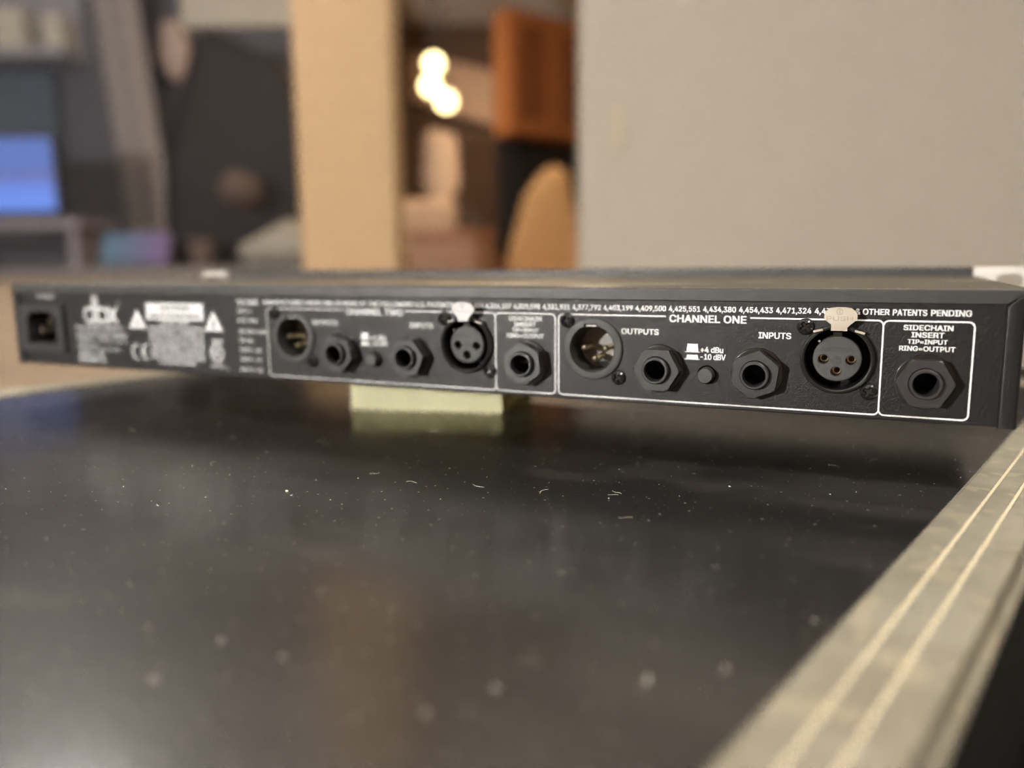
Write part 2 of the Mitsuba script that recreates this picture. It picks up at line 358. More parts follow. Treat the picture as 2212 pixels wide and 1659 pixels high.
labels['dust_specks'] = {'label': 'pale dust specks and crumbs scattered over the black case top', 'category': 'dust', 'kind': 'stuff'}

# ------------------------------------------------------------------ note pad
pts = np.array([(-231.9, 49.4), (-157.8, 66.2)]); ang = math.atan2(16.8, 74.1)
PAD = np.eye(4); ca, sa_ = math.cos(ang), math.sin(ang)
PAD[:3, 0] = [ca * .001, sa_ * .001, 0]; PAD[:3, 1] = [-sa_ * .001, ca * .001, 0]; PAD[2, 2] = .001
PAD[:3, 3] = [-.2319, .0494, TABLE]
sheets = [box(rng.uniform(-.12, .12), 76 + rng.uniform(-.12, .12), rng.uniform(-.12, .12), 76, .02 + i * .545, .02 + (i + 1) * .545 - .03) for i in range(40)]
put('sticky_note_pad', cat(*sheets), 'm_note', PAD, smooth=False)
labels['sticky_note_pad'] = {'label': 'thick pad of pale yellow sticky notes propping up the compressor on the black case', 'category': 'note pad'}

# ------------------------------------------------------------------ compressor
C = 'audio_compressor'
labels[C] = {'label': 'black rack audio compressor seen from the rear, with rows of sockets and white lettering', 'category': 'audio equipment'}
UL, UR, HT, DP = -401.5, 37.1, 40.0, 146.0
XLR_OUT = [(-90.6, 18.3), (-222.6, 18.3)]
XLR_IN = [(-11.3, 18.1), (-140.4, 18.1)]
JACKS = [(-66.8, 12.45, -1), (-34.95, 12.45, 22), (13.15, 12.3, 0), (-115.7, 12.3, 37), (-164.7, 12.5, 6), (-197.6, 12.7, 46)]
BUTTONS = [(-50.95, 11.1), (-182.2, 10.7)]
# rear panel with real holes
panel = m3.Manifold.cube((UR - UL - 1.4, 40 - 1.0, 1.2)).translate((UL + .7, .0, -1.2))
cuts = [m3.Manifold.cylinder(8, 8.6, 8.6, 56).translate((u, v, -4)) for u, v in XLR_OUT]
cuts += [m3.Manifold.cylinder(8, 9.6, 9.6, 56).translate((u, v, -4)) for u, v in XLR_IN]
cuts += [m3.Manifold.cylinder(8, 4.9, 4.9, 40).translate((u, v, -4)) for u, v, _ in JACKS]
cuts += [m3.Manifold.cylinder(8, 3.15, 3.15, 40).translate((u, v, -4)) for u, v in BUTTONS]
cuts += [m3.Manifold.cube((27, 19.5, 8)).translate((-394.2, 8.8, -4))]
panel = panel - m3.Manifold.batch_boolean(cuts, m3.OpType.Add)
part(C, 'rear_panel', to_tri(panel), 'm_powder', FACE, smooth=20)
# tray: bottom and sides; the sides fold over the rear as flanges with a mitred top
part(C, 'bottom_plate', box(UL, UR, -.3, DP, 0, 1.1, r=.3), 'm_powder', UNIT, smooth=False)
for s, x0, x1 in ((1, UR - 1.1, UR), (-1, UL, UL + 1.1)):
    part(C, 'side_plate', box(x0, x1, -1.0, DP, -.1, HT - 1.15, r=.35), 'm_powder', UNIT, smooth=False)
def flange(x_in, x_out):
    s = 1 if x_out > x_in else -1
    pr = sg.Polygon([(x_in, -.25), (x_out - s * .4, -.25), (x_out, .2), (x_out, 38.9), (x_out - s * .5, 38.9), (x_in, 35.0)])
    ls = [extrude(pr.buffer(-b_, join_style=2), z_ - .01, z_) for b_, z_ in ((0, .15), (0, .55), (.1, .95), (.35, 1.22), (1.0, 1.42))]
    return hull(np.vstack([a.vertices for a in ls]))
part(C, 'side_flange', flange(32.3, UR), 'm_powder', FACE, smooth=20)
part(C, 'side_flange', flange(-397.6, UL), 'm_powder', FACE, smooth=20)
# top cover with a lip folded down over the rear
lip = sg.Polygon([(DP, HT - 1.1), (DP, HT), (-.2, HT), (-.55, HT - .08), (-.85, HT - .24), (-1.05, HT - .48), (-1.17, HT - .8), (-1.2, HT - 1.2), (-1.2, 35.6), (-1.05, 35.42), (-.25, 35.42), (-.15, 35.6), (-.15, HT - 1.1)])
t = extrude(lip, 0, UR - UL - .1)
t.apply_transform(np.array([[0, 0, 1, UL + .05], [1, 0, 0, 0], [0, 1, 0, 0], [0, 0, 0, 1.0]]))
if t.volume < 0: t.invert()
mc = man(t)
for s, xo, xi in ((1, UR + 1, 31.7), (-1, UL - 1, -397.0)):
    tri = sg.Polygon([(xi, 35.05), (xo, 35.05), (xo, 39.2), (xo - s * 1.5, 38.75)])
    w_ = man(extrude(tri, .02, 4))
    w_ = w_.transform(np.array([[1, 0, 0, 0], [0, 0, -1, 0], [0, 1, 0, 0]], float))
    mc = mc - w_
part(C, 'top_cover', to_tri(mc), 'm_cover', UNIT, smooth=25, label='black top cover with dusty smears')
# front panel with rack ears
part(C, 'front_panel', box(-400.8, 36.4, DP + .2, DP + 3.2, -.2, 44.2, r=.4), 'm_cover', UNIT, smooth=False)
for x0, x1, sx in ((36.45, 59.2, 1), (-423.3, -400.85, -1)):
    e = man(box(x0, x1, DP + .2, DP + 3.2, -.2, 44.2, r=.4))
    for zz in (6.2, 37.8):
        e = e - m3.Manifold.batch_hull([m3.Manifold.cylinder(9, 3.2, 3.2, 24).translate((q, 0, 0)) for q in (-2, 2)]).rotate((90, 0, 0)).translate(((x0 + x1) / 2 + sx * 3, DP + 6, zz))
    part(C, 'rack_ear', to_tri(e), 'm_ear', UNIT, smooth=False, label='light metal rack ear' if sx > 0 else None)
# frames printed on the panel
def frame_lines(u0, u1, v0, v1, r=1.6, w=.55, gap=None):
    o = sg.box(u0, v0, u1, v1).buffer(-r).buffer(r, quad_segs=8)
    ring = o.buffer(w / 2).difference(o.buffer(-w / 2))
    if gap: ring = ring.difference(sg.box(gap[0], v1 - 2, gap[1], v1 + 2))
    return extrude(ring, 0, .045)
for a in ((-103.5, 1.12, 1.37, 30.13, 1.6, .55, (-65.0, -37.7)), (1.12, 24.97, 1.37, 30.13), (-236.7, -128.5, 1.37, 30.13, 1.6, .55, (-196.6, -167.6)), (-128.5, -104.8, 1.37, 30.13)):
    part(C, 'printed_frame', frame_lines(*a), 'm_print', FACE, smooth=False)
def letter(mesh, label=None): part(C, 'lettering', mesh, 'm_print', FACE, smooth=False, label=label)
nums = ['4,314,804', '4,316,107', '4,329,598', '4,331,931', '4,377,792', '4,403,199', '4,409,500', '4,425,551', '4,434,380', '4,454,433', '4,471,324']
ps = [words(s, -143.85 + 11.4 * i, -143.85 + 11.4 * i + 10.45, 31.85, 1.72) for i, s in enumerate(nums)]
ps += [words('MANUFACTURED UNDER ONE OR MORE OF THE FOLLOWING U.S. PATENTS:', -238.3, -145.2, 31.9, 1.75), words('4,475,230 & OTHER', -18.4, 2.55, 31.85, 1.72), words('PATENTS', 3.45, 12.55, 31.8, 1.74), words('PENDING', 13.55, 23.95, 31.8, 1.74)]
letter(cat(*ps), 'one long line of white patent lettering')
letter(words('CHANNEL ONE', -63.75, -38.85, 28.35, 2.3), 'white lettering CHANNEL ONE')
letter(words('CHANNEL TWO', -195.5, -168.6, 28.35, 2.3), 'white lettering CHANNEL TWO')
for du, n in ((0, 'right'), (-132.6, 'left')):
    letter(words('OUTPUTS', -80.3 + du, -67.3 + du, 23.85, 1.82))
for u0, u1 in ((-34.9, -25.0), (-165.6, -155.1)): letter(words('INPUTS', u0, u1, 23.75, 1.88))
for du in (0, -130.9):
    letter(words('+4 dBu', -53.2 + du, -45.85 + du, 18.5, 1.8)); letter(words('-10 dBV', -53.15 + du, -45.0 + du, 16.15, 1.8))
    icon = shapely.union_all([sg.Polygon([(-58.4, 18.35), (-53.35, 18.35), (-53.35, 18.65), (-58.4, 18.65)]), sg.Polygon([(-57.85, 18.6), (-53.9, 18.6), (-54.1, 21.25), (-57.6, 21.25)]),
                              sg.Polygon([(-58.4, 15.92), (-53.35, 15.92), (-53.35, 16.2), (-58.4, 16.2)]), sg.Polygon([(-57.95, 16.1), (-53.75, 16.1), (-54.1, 17.6), (-57.6, 17.6)])])
    part(C, 'switch_symbol', move(extrude(icon, 0, .045), du, 0), 'm_print', FACE, smooth=False)
for du, k_ in ((0, 1.0), (-129.65, 1.0)):
    letter(words('SIDECHAIN', 6.55 + du, 19.55 + du, 27.5, 1.52)); letter(words('INSERT', 8.75 + du, 17.4 + du, 25.38, 1.52))
    letter(words('TIP=INPUT', 7.85 + du, 18.35 + du, 23.45, 1.3)); letter(words('RING=OUTPUT', 5.75 + du, 20.45 + du, 21.35, 1.42))
# left end: power label, maker's mark and the blocks of small print
letter(words('POWER', -384.6, -371.0, 33.0, 1.9))
def ring(cx, cy, r, w): return sg.Point(cx, cy).buffer(r, 24).difference(sg.Point(cx, cy).buffer(r - w, 24))
def bar_(x0, y0, x1, y1, w): return sg.LineString([(x0, y0), (x1, y1)]).buffer(w / 2, cap_style=2)
logo = shapely.union_all([ring(-347.2, 25.3, 4.2, 1.7), bar_(-344.0, 21.1, -344.0, 34.9, 1.7), ring(-338.2, 25.3, 4.2, 1.7), bar_(-341.5, 21.1, -341.5, 34.9, 1.7),
                          bar_(-334.2, 21.2, -327.8, 29.4, 1.9), bar_(-334.2, 29.4, -327.8, 21.2, 1.9), ring(-326.6, 31.4, .8, .35)])
part(C, 'maker_mark', extrude(logo, 0, .045), 'm_print', FACE, smooth=False, label='large white maker mark')
small = [('PROFESSIONAL PRODUCTS', -358.2, -324.5, 18.2, 1.7), ('8760 SOUTH SANDY PARKWAY', -357.8, -321.8, 14.9, 1.7), ('SANDY, UTAH U.S.A.', -357.6, -322.2, 12.3, 1.5), ('MADE IN', -357.5, -343.5, 9.0, 1.8), ('U.S.A.', -342, -327, 8.2, 1.7),
         ('SERIAL NO.', -357.6, -338.2, 5.4, 1.9), ('DESIGNED IN', -357.6, -337.8, 2.4, 1.9)]
letter(cat(*[words(*s) for s in small]), 'rows of small white print under the maker mark')
part(C, 'warning_bar', extrude(sg.box(-308.4, 24.2, -273.2, 31.3).buffer(.5), 0, .03), 'm_print', FACE, smooth=False)
blk = cat(words('CAUTION', -300, -281.5, 28.6, 1.6, .02, c=.03), words('RISK OF ELECTRIC SHOCK', -306, -275.5, 25.0, 1.5, .02, c=.03))
part(C, 'warning_text', blk, 'm_powder', FACE, smooth=False)
rows = ['DO NOT OPEN', 'AVIS: RISQUE DE CHOC ELECTRIQUE', 'NE PAS OUVRIR - WARNING: TO', 'REDUCE THE RISK OF FIRE OR', 'ELECTRIC SHOCK, DO NOT EXPOSE', 'THIS EQUIPMENT TO RAIN OR', 'MOISTURE. NO USER SERVICEABLE', 'PARTS INSIDE. REFER SERVICING', 'TO QUALIFIED PERSONNEL']
rw_ = [(-299.5, -282.5)] + [(-307.6, -273.6)] * 7 + [(-303, -279)]
letter(cat(*[words(s, a, b, 21.9 - 2.3 * i, 1.55) for i, (s, (a, b)) in enumerate(zip(rows, rw_))]), 'block of small white warning print')
for tri, sym in (((-314.6, 29.0, -320.9, -308.4, 19.4), 'bolt'), ((-267.3, 29.0, -273.2, -261.4, 19.4), '!')):
    x_, yt, xl, xr, yb = tri
    part(C, 'warning_triangle', extrude(sg.Polygon([(xl, yb), (xr, yb), (x_, yt)]), 0, .03), 'm_print', FACE, smooth=False)
    if sym == '!': g = words('!', x_ - .45, x_ + .45, 20.6, 3.6, .02, c=.03)
    else: g = extrude(sg.Polygon([(x_ + .4, 24.6), (x_ - 1, 22.4), (x_, 22.4), (x_ - .4, 20.4), (x_ + 1, 22.9), (x_, 22.9)]), .03, .05)
    part(C, 'triangle_symbol', g, 'm_powder', FACE, smooth=False)
ce = shapely.union_all([ring(-316.2, 8.6, 3.9, 1.2).difference(sg.box(-315.4, 0, -310, 20)), ring(-310.0, 8.6, 3.9, 1.2).difference(sg.box(-309.2, 0, -300, 20)), sg.box(-313.6, 8.0, -310.2, 9.2)])
part(C, 'approval_mark', extrude(ce, 0, .045), 'm_print', FACE, smooth=False, label='white CE mark')
ul = shapely.union_all([ring(-266.4, 9.8, 4.2, 1.0), sg.box(-269, 14.6, -262.4, 15.8)])
part(C, 'approval_mark', cat(extrude(ul, 0, .045), words('UL', -268.8, -264.0, 8.2, 3.6), words('R', -261.0, -260.0, 2.4, 1.2), words('LISTED', -270.5, -262.6, 3.2, 1.4)), 'm_print', FACE, smooth=False, label='white round listing mark')
vl = [('VOLTAGE', -253.3, -241.2, 31.4, 2.5), ('120 V~', -253.2, -244.6, 28.0, 1.6), ('60 Hz', -253.3, -242.0, 23.9, 1.8), ('100-120 V~ 20 W', -253, -237.7, 19.1, 1.8), ('50 Hz', -252.8, -245.0, 15.2, 1.7), ('220 V~ 15', -252.8, -241.0, 11.0, 1.8), ('230 V~ 15', -252.9, -241.1, 7.0, 1.6), ('240 V~ 15', -253.3, -240.8, 2.5, 1.7)]
letter(cat(*[words(*s) for s in vl]), 'column of small white ratings left of the channel two frame')

# sockets
SM = dict(smooth=35)
def f(u, v): return FACE @ trimesh.transformations.translation_matrix((u, v, 0))
def cross_arm(a):
    lo, hi = (1.35, .33), (1.95, .85)
    return m3.Manifold.hull_points(np.array([(sx * q[0], sy * q[1], z_) for q, z_ in ((lo, .7), (hi, 2.1)) for sx in (-1, 1) for sy in (-1, 1)])).rotate((0, 0, a))
cross = cross_arm(0) + cross_arm(90)
dome = man(lathe([(0, 0), (2.55, 0), (2.6, .35), (2.3, 1.0), (1.7, 1.5), (.9, 1.75), (0, 1.82)], 40))
def screw(u, v, a):
    t = to_tri(dome - cross.rotate((0, 0, a)))
    part(C, 'screw', t, 'm_gloss', f(u, v), smooth=25)
# output sockets (male, three pins)
tab_px = None
for i, (u, v) in enumerate(XLR_OUT):
    shell = man(lathe([(8.0, -14), (8.0, .75), (8.25, 1.15), (10.2, 1.15), (10.75, .8), (10.9, .25), (10.9, 0), (8.55, 0), (8.55, -14)], 72))
    for sx, sy in ((-9.48, 9.7), (9.48, -9.7)): shell = shell - m3.Manifold.cylinder(10, 2.75, 2.75, 32).translate((sx, sy, .01))
    shell = shell - m3.Manifold.cube((4.6, 1.3, 3)).translate((-2.9, 7.5, -.6))
    s = part(C, 'output_socket', to_tri(shell), 'm_plastic_grey', f(u, v), **SM)
    part(s, 'socket_floor', cyl(8.2, -14, -11, 56), 'm_socket_floor', f(u, v), **SM)
    part(s, 'latch_plate', box(-2.5, 1.3, 7.75, 8.35, -1.2, .55), 'm_nickel', f(u, v), smooth=False)
    part(s, 'key_slot', box(-1.0, 2.2, -7.9, -5.6, -11.0, -10.6), 'm_hole', f(u, v), smooth=False)
    for px_, py_ in ((-3.95, .1), (3.95, .0), (0, -3.65)):
        part(s, 'pin', lathe([(0, -11.2), (1.15, -11.2), (1.15, -2.0), (.95, -1.35), (.5, -1.0), (0, -.92)], 24).copy().apply_translation((px_, py_, 0)), 'm_gold', f(u, v), **SM)
# input sockets (female, with PUSH tab)
tab_out = [(-15.45, 31.3), (-14.95, 33.0), (-13.6, 33.95), (-12.0, 34.2), (-9.2, 34.2), (-7.7, 33.9), (-6.4, 32.9), (-5.95, 31.4), (-6.2, 30.5), (-7.9, 28.95), (-8.4, 28.3), (-12.9, 28.3), (-13.3, 28.95), (-15.2, 30.4)]
for i, (u, v) in enumerate(XLR_IN):
    s = part(C, 'input_socket', lathe([(9.35, -14), (9.35, 1.2), (9.5, 1.8), (10.0, 2.0), (10.5, 1.8), (10.75, 1.1), (10.8, 0), (9.75, 0), (9.75, -14)], 72), 'm_gloss', f(u, v), **SM)
    ins = man(lathe([(0, -12), (7.1, -12), (7.1, -.1), (6.85, .22), (6.4, .3), (0, .3)], 64))
    for hx, hy in ((-3.96, -.35), (3.96, -.42), (-.15, -4.05)): ins = ins - m3.Manifold.cylinder(9, 1.42, 1.42, 28).translate((hx, hy, -8)) - m3.Manifold.cylinder(.5, 1.3, 1.75, 28).translate((hx, hy, -.1))
    part(s, 'insert', to_tri(ins), 'm_plastic_grey', f(u, v), **SM)
    part(s, 'socket_floor', cyl(9.6, -14, -12.5, 56), 'm_hole', f(u, v), **SM)
    for hx, hy in ((-3.96, -.35), (3.96, -.42), (-.15, -4.05)):
        part(s, 'contact', move(lathe([(.9, -9), (.9, -4.6), (1.3, -4.6), (1.3, -9)], 24), hx, hy), 'm_gold', f(u, v), **SM)
    part(s, 'key_tongue', cat(box(-1.5, 1.2, 6.7, 8.3, -8, .1, r=.2)), 'm_gloss', f(u, v), smooth=False)
    emb = cat(words('NEUTRIK', -4.6, 4.7, 2.35, 1.15, .14, .25, c=.3, heavy=False), extrude(ring(-.1, -.45, 1.3, .22), .3, .42), extrude(shapely.union_all([sg.box(-.2, -1.3, .0, .4), ring(-.1, -.3, .62, .2).difference(sg.box(-1, -1.5, 1, -.4))]), .3, .42),
              words('2', -5.6, -4.9, -2.7, 1.0, .12, c=.3), words('1', 4.9, 5.3, -2.9, 1.0, .12, c=.3), words('3', -3.2, -2.6, -5.2, 1.0, .12, c=.3))
    part(s, 'embossed_mark', emb, 'm_plastic', f(u, v), smooth=False)
    part(s, 'boss', move(trimesh.creation.icosphere(2, .45), -5.3, 5.3, .3), 'm_nickel', f(u, v), smooth=True)
    tp = sg.Polygon([(a + 11.3, b - 18.1) for a, b in tab_out]).buffer(-.35).buffer(.35)
    tm = hull(np.vstack([extrude(tp.buffer(-.0), 3.5, 4.1).vertices, extrude(tp.buffer(-.3), 4.1, 4.35).vertices])) if False else cat(extrude(tp, 3.4, 4.2), hull(np.array([(x_, y_, z_) for x_, y_ in list(sg.Polygon([(-2.0, 8.9), (2.6, 8.9), (2.6, 10.9), (-2.0, 10.9)]).exterior.coords) for z_ in (.6, 3.6)])))
    tb = part(s, 'release_tab', tm, 'm_nickel', f(u, v), smooth=25, label='bright metal PUSH tab')
    part(tb, 'wing', cat(spin(box(-4.6, -1.7, 9.75, 10.35, 1.3, 2.5, r=.1), 12), spin(box(2.0, 5.2, 9.75, 10.35, 1.3, 2.5, r=.1), -14)), 'm_nickel', f(u, v), smooth=False) if False else None
    part(s, 'wing', spin(box(-4.9, -2.0, 9.5, 10.2, 1.3, 2.6, r=.12), 14), 'm_nickel', f(u, v), smooth=False)
    part(s, 'wing', spin(box(2.0, 5.0, 9.5, 10.2, 1.3, 2.6, r=.12), -16), 'm_nickel', f(u, v), smooth=False)
    pe = cat(words('PUSH', -3.35, 4.05, 12.05, 1.35, .2, bold=False, c=4.2, heavy=False), extrude(ring(.3, 14.75, .95, .2), 4.2, 4.34), extrude(sg.box(.2, 14.2, .42, 15.4), 4.2, 4.34))
    part(s, 'tab_lettering', pe, 'm_nickel_dark', f(u, v), smooth=False, label='raised letters PUSH')
for (u, v) in XLR_OUT + XLR_IN:
    screw(u - 9.48, v + 9.7, 20 + 15 * math.sin(u)); screw(u + 9.48, v - 9.7, 55 + 20 * math.cos(u))
# jack sockets
hexm = m3.Manifold.cylinder(4.3, 7.85, 7.85, 6).translate((0, 0, .8)) ^ man(lathe([(0, .8), (8.2, .8), (8.2, 4.6), (7.1, 5.3), (0, 5.3)], 48))
hexm = hexm - m3.Manifold.cylinder(8, 4.7, 4.7, 48)
for u, v, a in JACKS:
    s = part(C, 'jack_socket', lathe([(3.35, -12), (3.35, 6.6), (3.6, 7.0), (4.15, 7.0), (4.45, 6.7), (4.5, 4.4), (4.85, 4.0), (4.85, -12)], 56), 'm_plastic', f(u, v), **SM)
    part(s, 'washer', lathe([(4.95, 0), (4.95, .75), (7.6, .75), (8.05, .6), (8.2, .25), (8.2, 0)], 64), 'm_gloss', f(u, v), **SM)
    part(s, 'nut', spin(to_tri(hexm), a), 'm_plastic', f(u, v), smooth=25)
    part(s, 'back', cyl(3.6, -12, -11, 32), 'm_hole', f(u, v), **SM)
    if u < -110 and u > -120: part(s, 'contact_spring', move(box(-.5, .5, -.3, .3, -9, -4, r=.15), -2.7, -.4), 'm_gold', f(u, v), smooth=False)
for u, v in BUTTONS:
    part(C, 'push_button', lathe([(0, -6), (2.75, -6), (2.55, 2.8), (2.3, 3.2), (0, 3.25)], 40), 'm_plastic_grey', f(u, v), **SM)
# mains inlet
inl = m3.Manifold.cube((32.2, 23.4, 1.6)).translate((-397.1, 6.4, 0)) + m3.Manifold.cube((26.6, 19, 16)).translate((-394, 9.05, -15.5))
rec = [(-391.8, 10.6), (-370.2, 10.6), (-370.2, 22.5), (-373.8, 26.4), (-388.2, 26.4), (-391.8, 22.5)]
inl = inl - man(extrude(sg.Polygon(rec), -13, 3))
s = part(C, 'power_inlet', to_tri(inl), 'm_plastic', FACE, smooth=20, label='black mains inlet with recess')
for x_, y_ in ((-388, 16.8), (-381, 21.4), (-374, 16.8)):
    part(s, 'pin', box(x_ - .8, x_ + .8, y_ - 1.7, y_ + 1.7, -13.5, -3.0, r=.4), 'm_nickel_dark', FACE, smooth=False)

# ------------------------------------------------------------------ far left: desk corner
k = thing('desk', 'long desk with dark top and pale oak front at the left behind the case', 'desk')
part(k, 'desktop', box(-3.0, -.58, 2.38, 3.05, .79, .82, r=.004), 'm_desk', ROOM, smooth=False)
part(k, 'modesty_panel', box(-2.9, -.68, 2.42, 2.44, .08, .789), 'm_oak', ROOM, smooth=False)
for x_ in (-2.95, -.66): part(k, 'leg', box(x_, x_ + .05, 2.44, 3.0, 0, .789, r=.004), 'm_oak', ROOM, smooth=False)
k = thing('monitor_riser', 'low dark shelf on the desk carrying the blue monitor', 'shelf')
part(k, 'board', box(-2.35, -1.43, 2.68, 2.95, .95, .985, r=.004), 'm_riser', ROOM, smooth=False)
for x_ in (-2.33, -1.48): part(k, 'leg', box(x_, x_ + .03, 2.70, 2.93, .8202, .949), 'm_riser', ROOM, smooth=False)
k = thing('monitor', 'computer monitor with a glowing blue screen at the left edge', 'monitor')
part(k, 'housing', box(-2.12, -1.555, 2.80, 2.84, 1.005, 1.275, r=.008), 'm_black', ROOM, smooth=False)
part(k, 'stand', cat(box(-1.95, -1.75, 2.76, 2.90, .9852, .993), box(-1.88, -1.82, 2.83, 2.85, .99, 1.05)), 'm_black', ROOM, smooth=False)
glow(k, 'screen', np.linspace(-2.11, -1.565, 3), np.array([1.018, 1.06, 1.12, 1.130, 1.135, 1.148, 1.153, 1.20, 1.262]), 2.797,
     lambda u, w: np.array([(.13, .27, .85), (.12, .25, .80), (.11, .20, .62), (.11, .13, .38), (.11, .13, .38), (.11, .13, .38), (.09, .16, .48), (.08, .16, .50), (.08, .15, .44)])[int(round(w * 8))], ROOM)
k = thing('backlit_keyboard', 'small keyboard glowing from blue to purple, propped up on the desk', 'keyboard')
tilt = trimesh.transformations.rotation_matrix(math.radians(68), (1, 0, 0), (0, 2.6, .822))
part(k, 'body', apply(box(-1.33, -1.10, 2.6, 2.715, .8215, .838, r=.004), tilt), 'm_black', ROOM, smooth=False)
for i in range(8):
    for j in range(3):
        part(k, 'key', apply(box(-1.3185 + i * .0275, -1.3035 + i * .0275, 2.613 + j * .035, 2.633 + j * .035, .8395, .843, r=.002), tilt), 'm_key', ROOM, smooth=False)
gx = np.linspace(-1.322, -1.108, 16)
glow(k, 'light_plate', gx, np.array([2.606, 2.71]), None, lambda u, w: np.array((.03 + .13 * u ** 1.3, .11 * (1 - u) ** .8 + .035, .21 - .02 * u)), ROOM @ tilt)
part(k, 'prop', box(-1.23, -1.20, 2.635, 2.66, .8205, .87), 'm_black', ROOM, smooth=False)
put(thing('cup', 'small brown cup on the desk right of the glowing keyboard', 'cup'), move(lathe([(0, 0), (.032, 0), (.04, .085), (.036, .085), (.029, .008), (0, .008)], 32), -.965, 2.52, .8205), 'm_brown', ROOM)
put(thing('cushion', 'pale grey cushion lying on the desk beside the tan door post', 'cushion'), blob([(-.88, 2.72, .865, .04), (-.74, 2.72, .93, .045), (-.70, 2.75, .87, .045), (-.86, 2.85, .87, .045), (-.69, 2.62, .87, .045)], .015, 4), 'm_cushion', ROOM, smooth=True)
# curtain: folded sheet with thickness
xs = np.linspace(-1.87, -1.68, 60); ys = 3.8 + .03 * np.sin((xs + 1.87) * 80)
cur = extrude(sg.LineString(np.stack([xs, ys], 1)).buffer(.006), .02, 2.38)
cur.vertices[:, 0] += (2.0 - cur.vertices[:, 2]) * .085
k = thing('curtain', 'narrow grey hanging curtain between the monitor and the black chair', 'curtain')
part(k, 'cloth', cur, 'm_curtain', ROOM)
part(k, 'rail', tube((-2.0, 3.8, 2.40), (-1.5, 3.8, 2.40), .012), 'm_black', ROOM)
put(thing('acoustic_panel', 'blue-grey acoustic foam panel on the wall above the monitor', 'panel'), box(-2.7, -2.27, 4.12, 4.198, 1.37, 1.79, r=.02), 'm_foam', ROOM, smooth=False)
k = thing('wall_shelf', 'pale grey wall shelf high above the monitor', 'shelf')
part(k, 'board', box(-2.75, -2.12, 3.98, 4.198, 1.82, 1.86, r=.004), 'm_grey', ROOM, smooth=False)
part(k, 'back_board', box(-2.75, -2.12, 4.17, 4.198, 1.862, 2.2), 'm_grey', ROOM, smooth=False)
put(thing('storage_bin', 'white storage bin on the wall shelf, right one of two', 'bin'), box(-2.23, -2.13, 4.0, 4.15, 1.8605, 2.02, r=.01), 'm_pale', ROOM, smooth=False)
put(thing('storage_bin', 'white storage bin in the middle of the wall shelf', 'bin'), box(-2.46, -2.32, 4.0, 4.15, 1.8605, 2.05, r=.01), 'm_pale', ROOM, smooth=False)
put(thing('pink_box', 'pink box at the left end of the wall shelf', 'box'), box(-2.72, -2.52, 4.0, 4.15, 1.8605, 2.04, r=.008), 'm_pink', ROOM, smooth=False)
# black high-back chair
k = thing('armchair', 'big black leather high-back chair behind the desk', 'chair')
part(k, 'backrest', blob([(-1.18, 3.35, 1.66, .09), (-.98, 3.35, 1.58, .08), (-.86, 3.35, 1.40, .07), (-1.30, 3.3, 1.2, .09), (-.82, 3.3, .8, .09), (-1.32, 3.3, .72, .09)], .03, 6), 'm_leather', ROOM, smooth=True)
part(k, 'seat', blob([(-1.30, 3.35, .50, .07), (-.84, 3.35, .50, .07), (-1.30, 3.85, .50, .07), (-.84, 3.85, .50, .07)], .03, 4), 'm_leather', ROOM, smooth=True)
part(k, 'column', tube((-1.07, 3.6, .08), (-1.07, 3.6, .44), .03), 'm_black', ROOM)
for a in range(5):
    a = a * 72 + 10
    part(k, 'foot', tube((-1.07, 3.6, .07), (-1.07 + .3 * math.cos(math.radians(a)), 3.6 + .3 * math.sin(math.radians(a)), .022), .025, .02), 'm_black', ROOM)
put(thing('hanging_pouch', 'tan pouch hanging on the wall left of the black chair', 'pouch'), blob([(-1.68, 4.15, 1.98, .045), (-1.64, 4.15, 1.98, .045), (-1.70, 4.145, 1.84, .05), (-1.62, 4.145, 1.84, .05), (-1.66, 4.145, 1.78, .05)], .02, 4), 'm_pouch', ROOM, smooth=True)
put(thing('brown_cushion', 'round brown cushion against the black chair', 'cushion'), blob([(-1.0, 2.98, 1.10, .065), (-.98, 3.0, 1.09, .065)], .02, 3), 'm_brown', ROOM, smooth=True)
# pale panel high on the wall right of centre
put(thing('wall_canvas', 'pale grey canvas hung high on the back wall above the black chair', 'canvas'), box(-1.62, -.80, 4.15, 4.198, 1.99, 2.4, r=.006), 'm_pale', ROOM, smooth=False)

# ------------------------------------------------------------------ lit far room through the doorway
k = thing('globe_lamp', 'hanging lamp of three glowing globe bulbs in the far room', 'lamp')
part(k, 'canopy', move(lathe([(0, 0), (.09, 0), (.09, .03), (0, .03)], 32), -.35, 4.0, 2.469), 'm_black', ROOM)
for bx, bz, r in ((-.362, 1.775, .046), (-.376, 1.665, .046), (-.302, 1.590, .046)):
    c = part(k, 'cord', tube((bx, 4.0 + (bz - 1.7) * .3, bz + r), (bx * .6 - .14, 4.0, 2.47), .003), 'm_black', ROOM)
    part(k, 'bulb', move(trimesh.creation.icosphere(3, r), bx, 4.0 + (bz - 1.7) * .3, bz), 'm_lamp', ROOM, smooth=True, emit=GLOBE_POWER)
k = thing('hutch_cabinet', 'tall orange-brown wooden hutch cabinet turned at an angle beside the cream wall', 'cabinet')
CB = np.eye(4); ca = math.radians(38); CB[:3, 0] = [math.cos(ca), math.sin(ca), 0]; CB[:3, 1] = [-math.sin(ca), math.cos(ca), 0]; CB[:3, 3] = [.005, 4.2, 0]
CBW = ROOM @ CB
part(k, 'body', box(0, .62, .02, .14, 1.47, 2.09, r=.006), 'm_wood_orange', CBW, smooth=False)
part(k, 'back_board', box(.01, .61, .11, .138, .85, 1.469), 'm_black', CBW, smooth=False)
part(k, 'base', box(0, .62, .02, .138, 0, .849, r=.006), 'm_wood_dark', CBW, smooth=False)
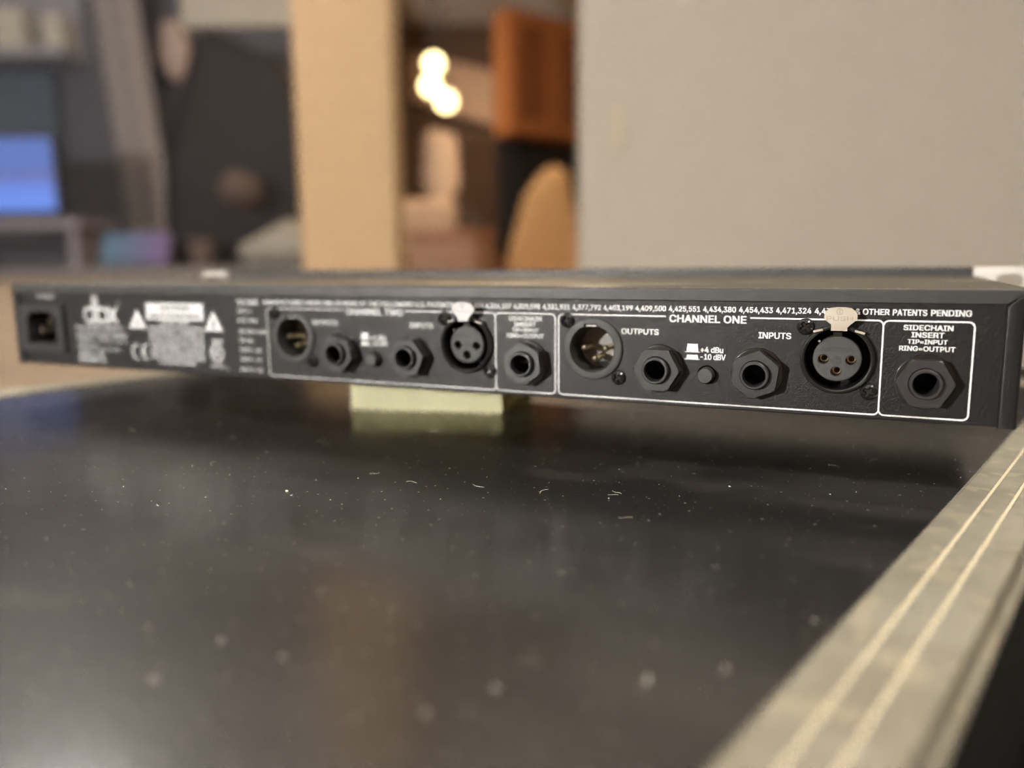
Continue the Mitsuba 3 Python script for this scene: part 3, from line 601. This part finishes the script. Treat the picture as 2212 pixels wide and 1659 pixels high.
for x0 in (.01, .315):
    dr_ = part(k, 'door', cat(box(x0, x0 + .06, 0, .019, 1.48, 2.08), box(x0 + .235, x0 + .295, 0, .019, 1.48, 2.08), box(x0 + .06, x0 + .235, 0, .019, 1.48, 1.55), box(x0 + .06, x0 + .235, 0, .019, 2.01, 2.08)), 'm_wood_orange', CBW, smooth=False)
    part(dr_, 'inset', box(x0 + .06, x0 + .235, .012, .019, 1.55, 2.01), 'm_wood_dark', CBW, smooth=False)
put(thing('wall_panel', 'slanting tan board on the far wall behind the globe bulbs', 'board'), hull([(x_, y_, z_) for y_ in (5.93, 5.998) for x_, z_ in ((-.70, 2.30), (.12, 2.12), (.12, 1.72), (-.70, 1.98))]), 'm_tan', ROOM, smooth=False)
put(thing('tall_cushion', 'upright tan cushion leaning on the couch under the globe bulbs', 'cushion'), blob([(-.44, 4.78, 1.53, .06), (-.35, 4.78, 1.52, .05), (-.45, 4.74, 1.30, .06), (-.34, 4.74, 1.28, .05), (-.40, 4.70, 1.18, .07)], .02, 4), 'm_cushion_tan', ROOM, smooth=True)
k = thing('couch', 'brown couch in the far room under the globe bulbs', 'couch')
part(k, 'armrest', blob([(-.58, 4.45, 1.10, .07), (-.36, 4.45, 1.10, .07), (-.58, 4.45, .5, .07), (-.36, 4.45, .5, .07)], .03, 4), 'm_tan', ROOM, smooth=True)
part(k, 'seat', box(-.70, -.16, 4.55, 5.3, .12, 1.08, r=.03), 'm_brown', ROOM, smooth=False)
for x_ in (-.66, -.25):
    part(k, 'leg', box(x_, x_ + .05, 4.6, 4.65, 0, .121), 'm_black', ROOM, smooth=False)
    part(k, 'leg', box(x_, x_ + .05, 5.2, 5.25, 0, .121), 'm_black', ROOM, smooth=False)
k = thing('wooden_chest', 'orange-brown wooden chest low in the doorway', 'chest')
part(k, 'body', box(-.455, -.075, 3.58, 3.86, .03, .935, r=.006), 'm_wood_chest', ROOM, smooth=False)
part(k, 'lid', box(-.465, -.065, 3.57, 3.87, .936, .968, r=.006), 'm_wood_dark', ROOM, smooth=False)
part(k, 'plinth', box(-.44, -.09, 3.6, 3.84, 0, .0295), 'm_wood_dark', ROOM, smooth=False)
k = thing('cream_armchair', 'cream upholstered high-back chair beside the cream wall in the doorway', 'chair')
part(k, 'backrest', blob([(.20, 3.7, 1.18, .075), (.13, 3.7, 1.10, .07), (.25, 3.7, .95, .07), (.055, 3.7, .85, .07), (.30, 3.7, .7, .07), (.02, 3.7, .55, .07), (.30, 3.7, .5, .07)], .025, 5), 'm_cream', ROOM, smooth=True)
part(k, 'seat', blob([(.02, 3.5, .42, .07), (.32, 3.5, .42, .07), (.02, 3.2, .42, .07), (.32, 3.2, .42, .07)], .03, 3), 'm_cream', ROOM, smooth=True)
for x_, y_ in ((-.0, 3.18), (.31, 3.18), (.0, 3.62), (.31, 3.62)): part(k, 'leg', tube((x_, y_, 0), (x_, y_, .38), .018, .022), 'm_wood_dark', ROOM)
k = thing('wall_plate', 'small beige strike plate near the edge of the cream wall', 'plate')
part(k, 'plate', box(.278, .304, 2.194, 2.1995, 1.126, 1.234, r=.002), 'm_plate', ROOM, smooth=False)
for z_ in (1.14, 1.22): part(k, 'screw', spin(cyl(.004, 0, .0015, 16), 90, (1, 0, 0)).apply_translation((.291, 2.194, z_)), 'm_nickel', ROOM)
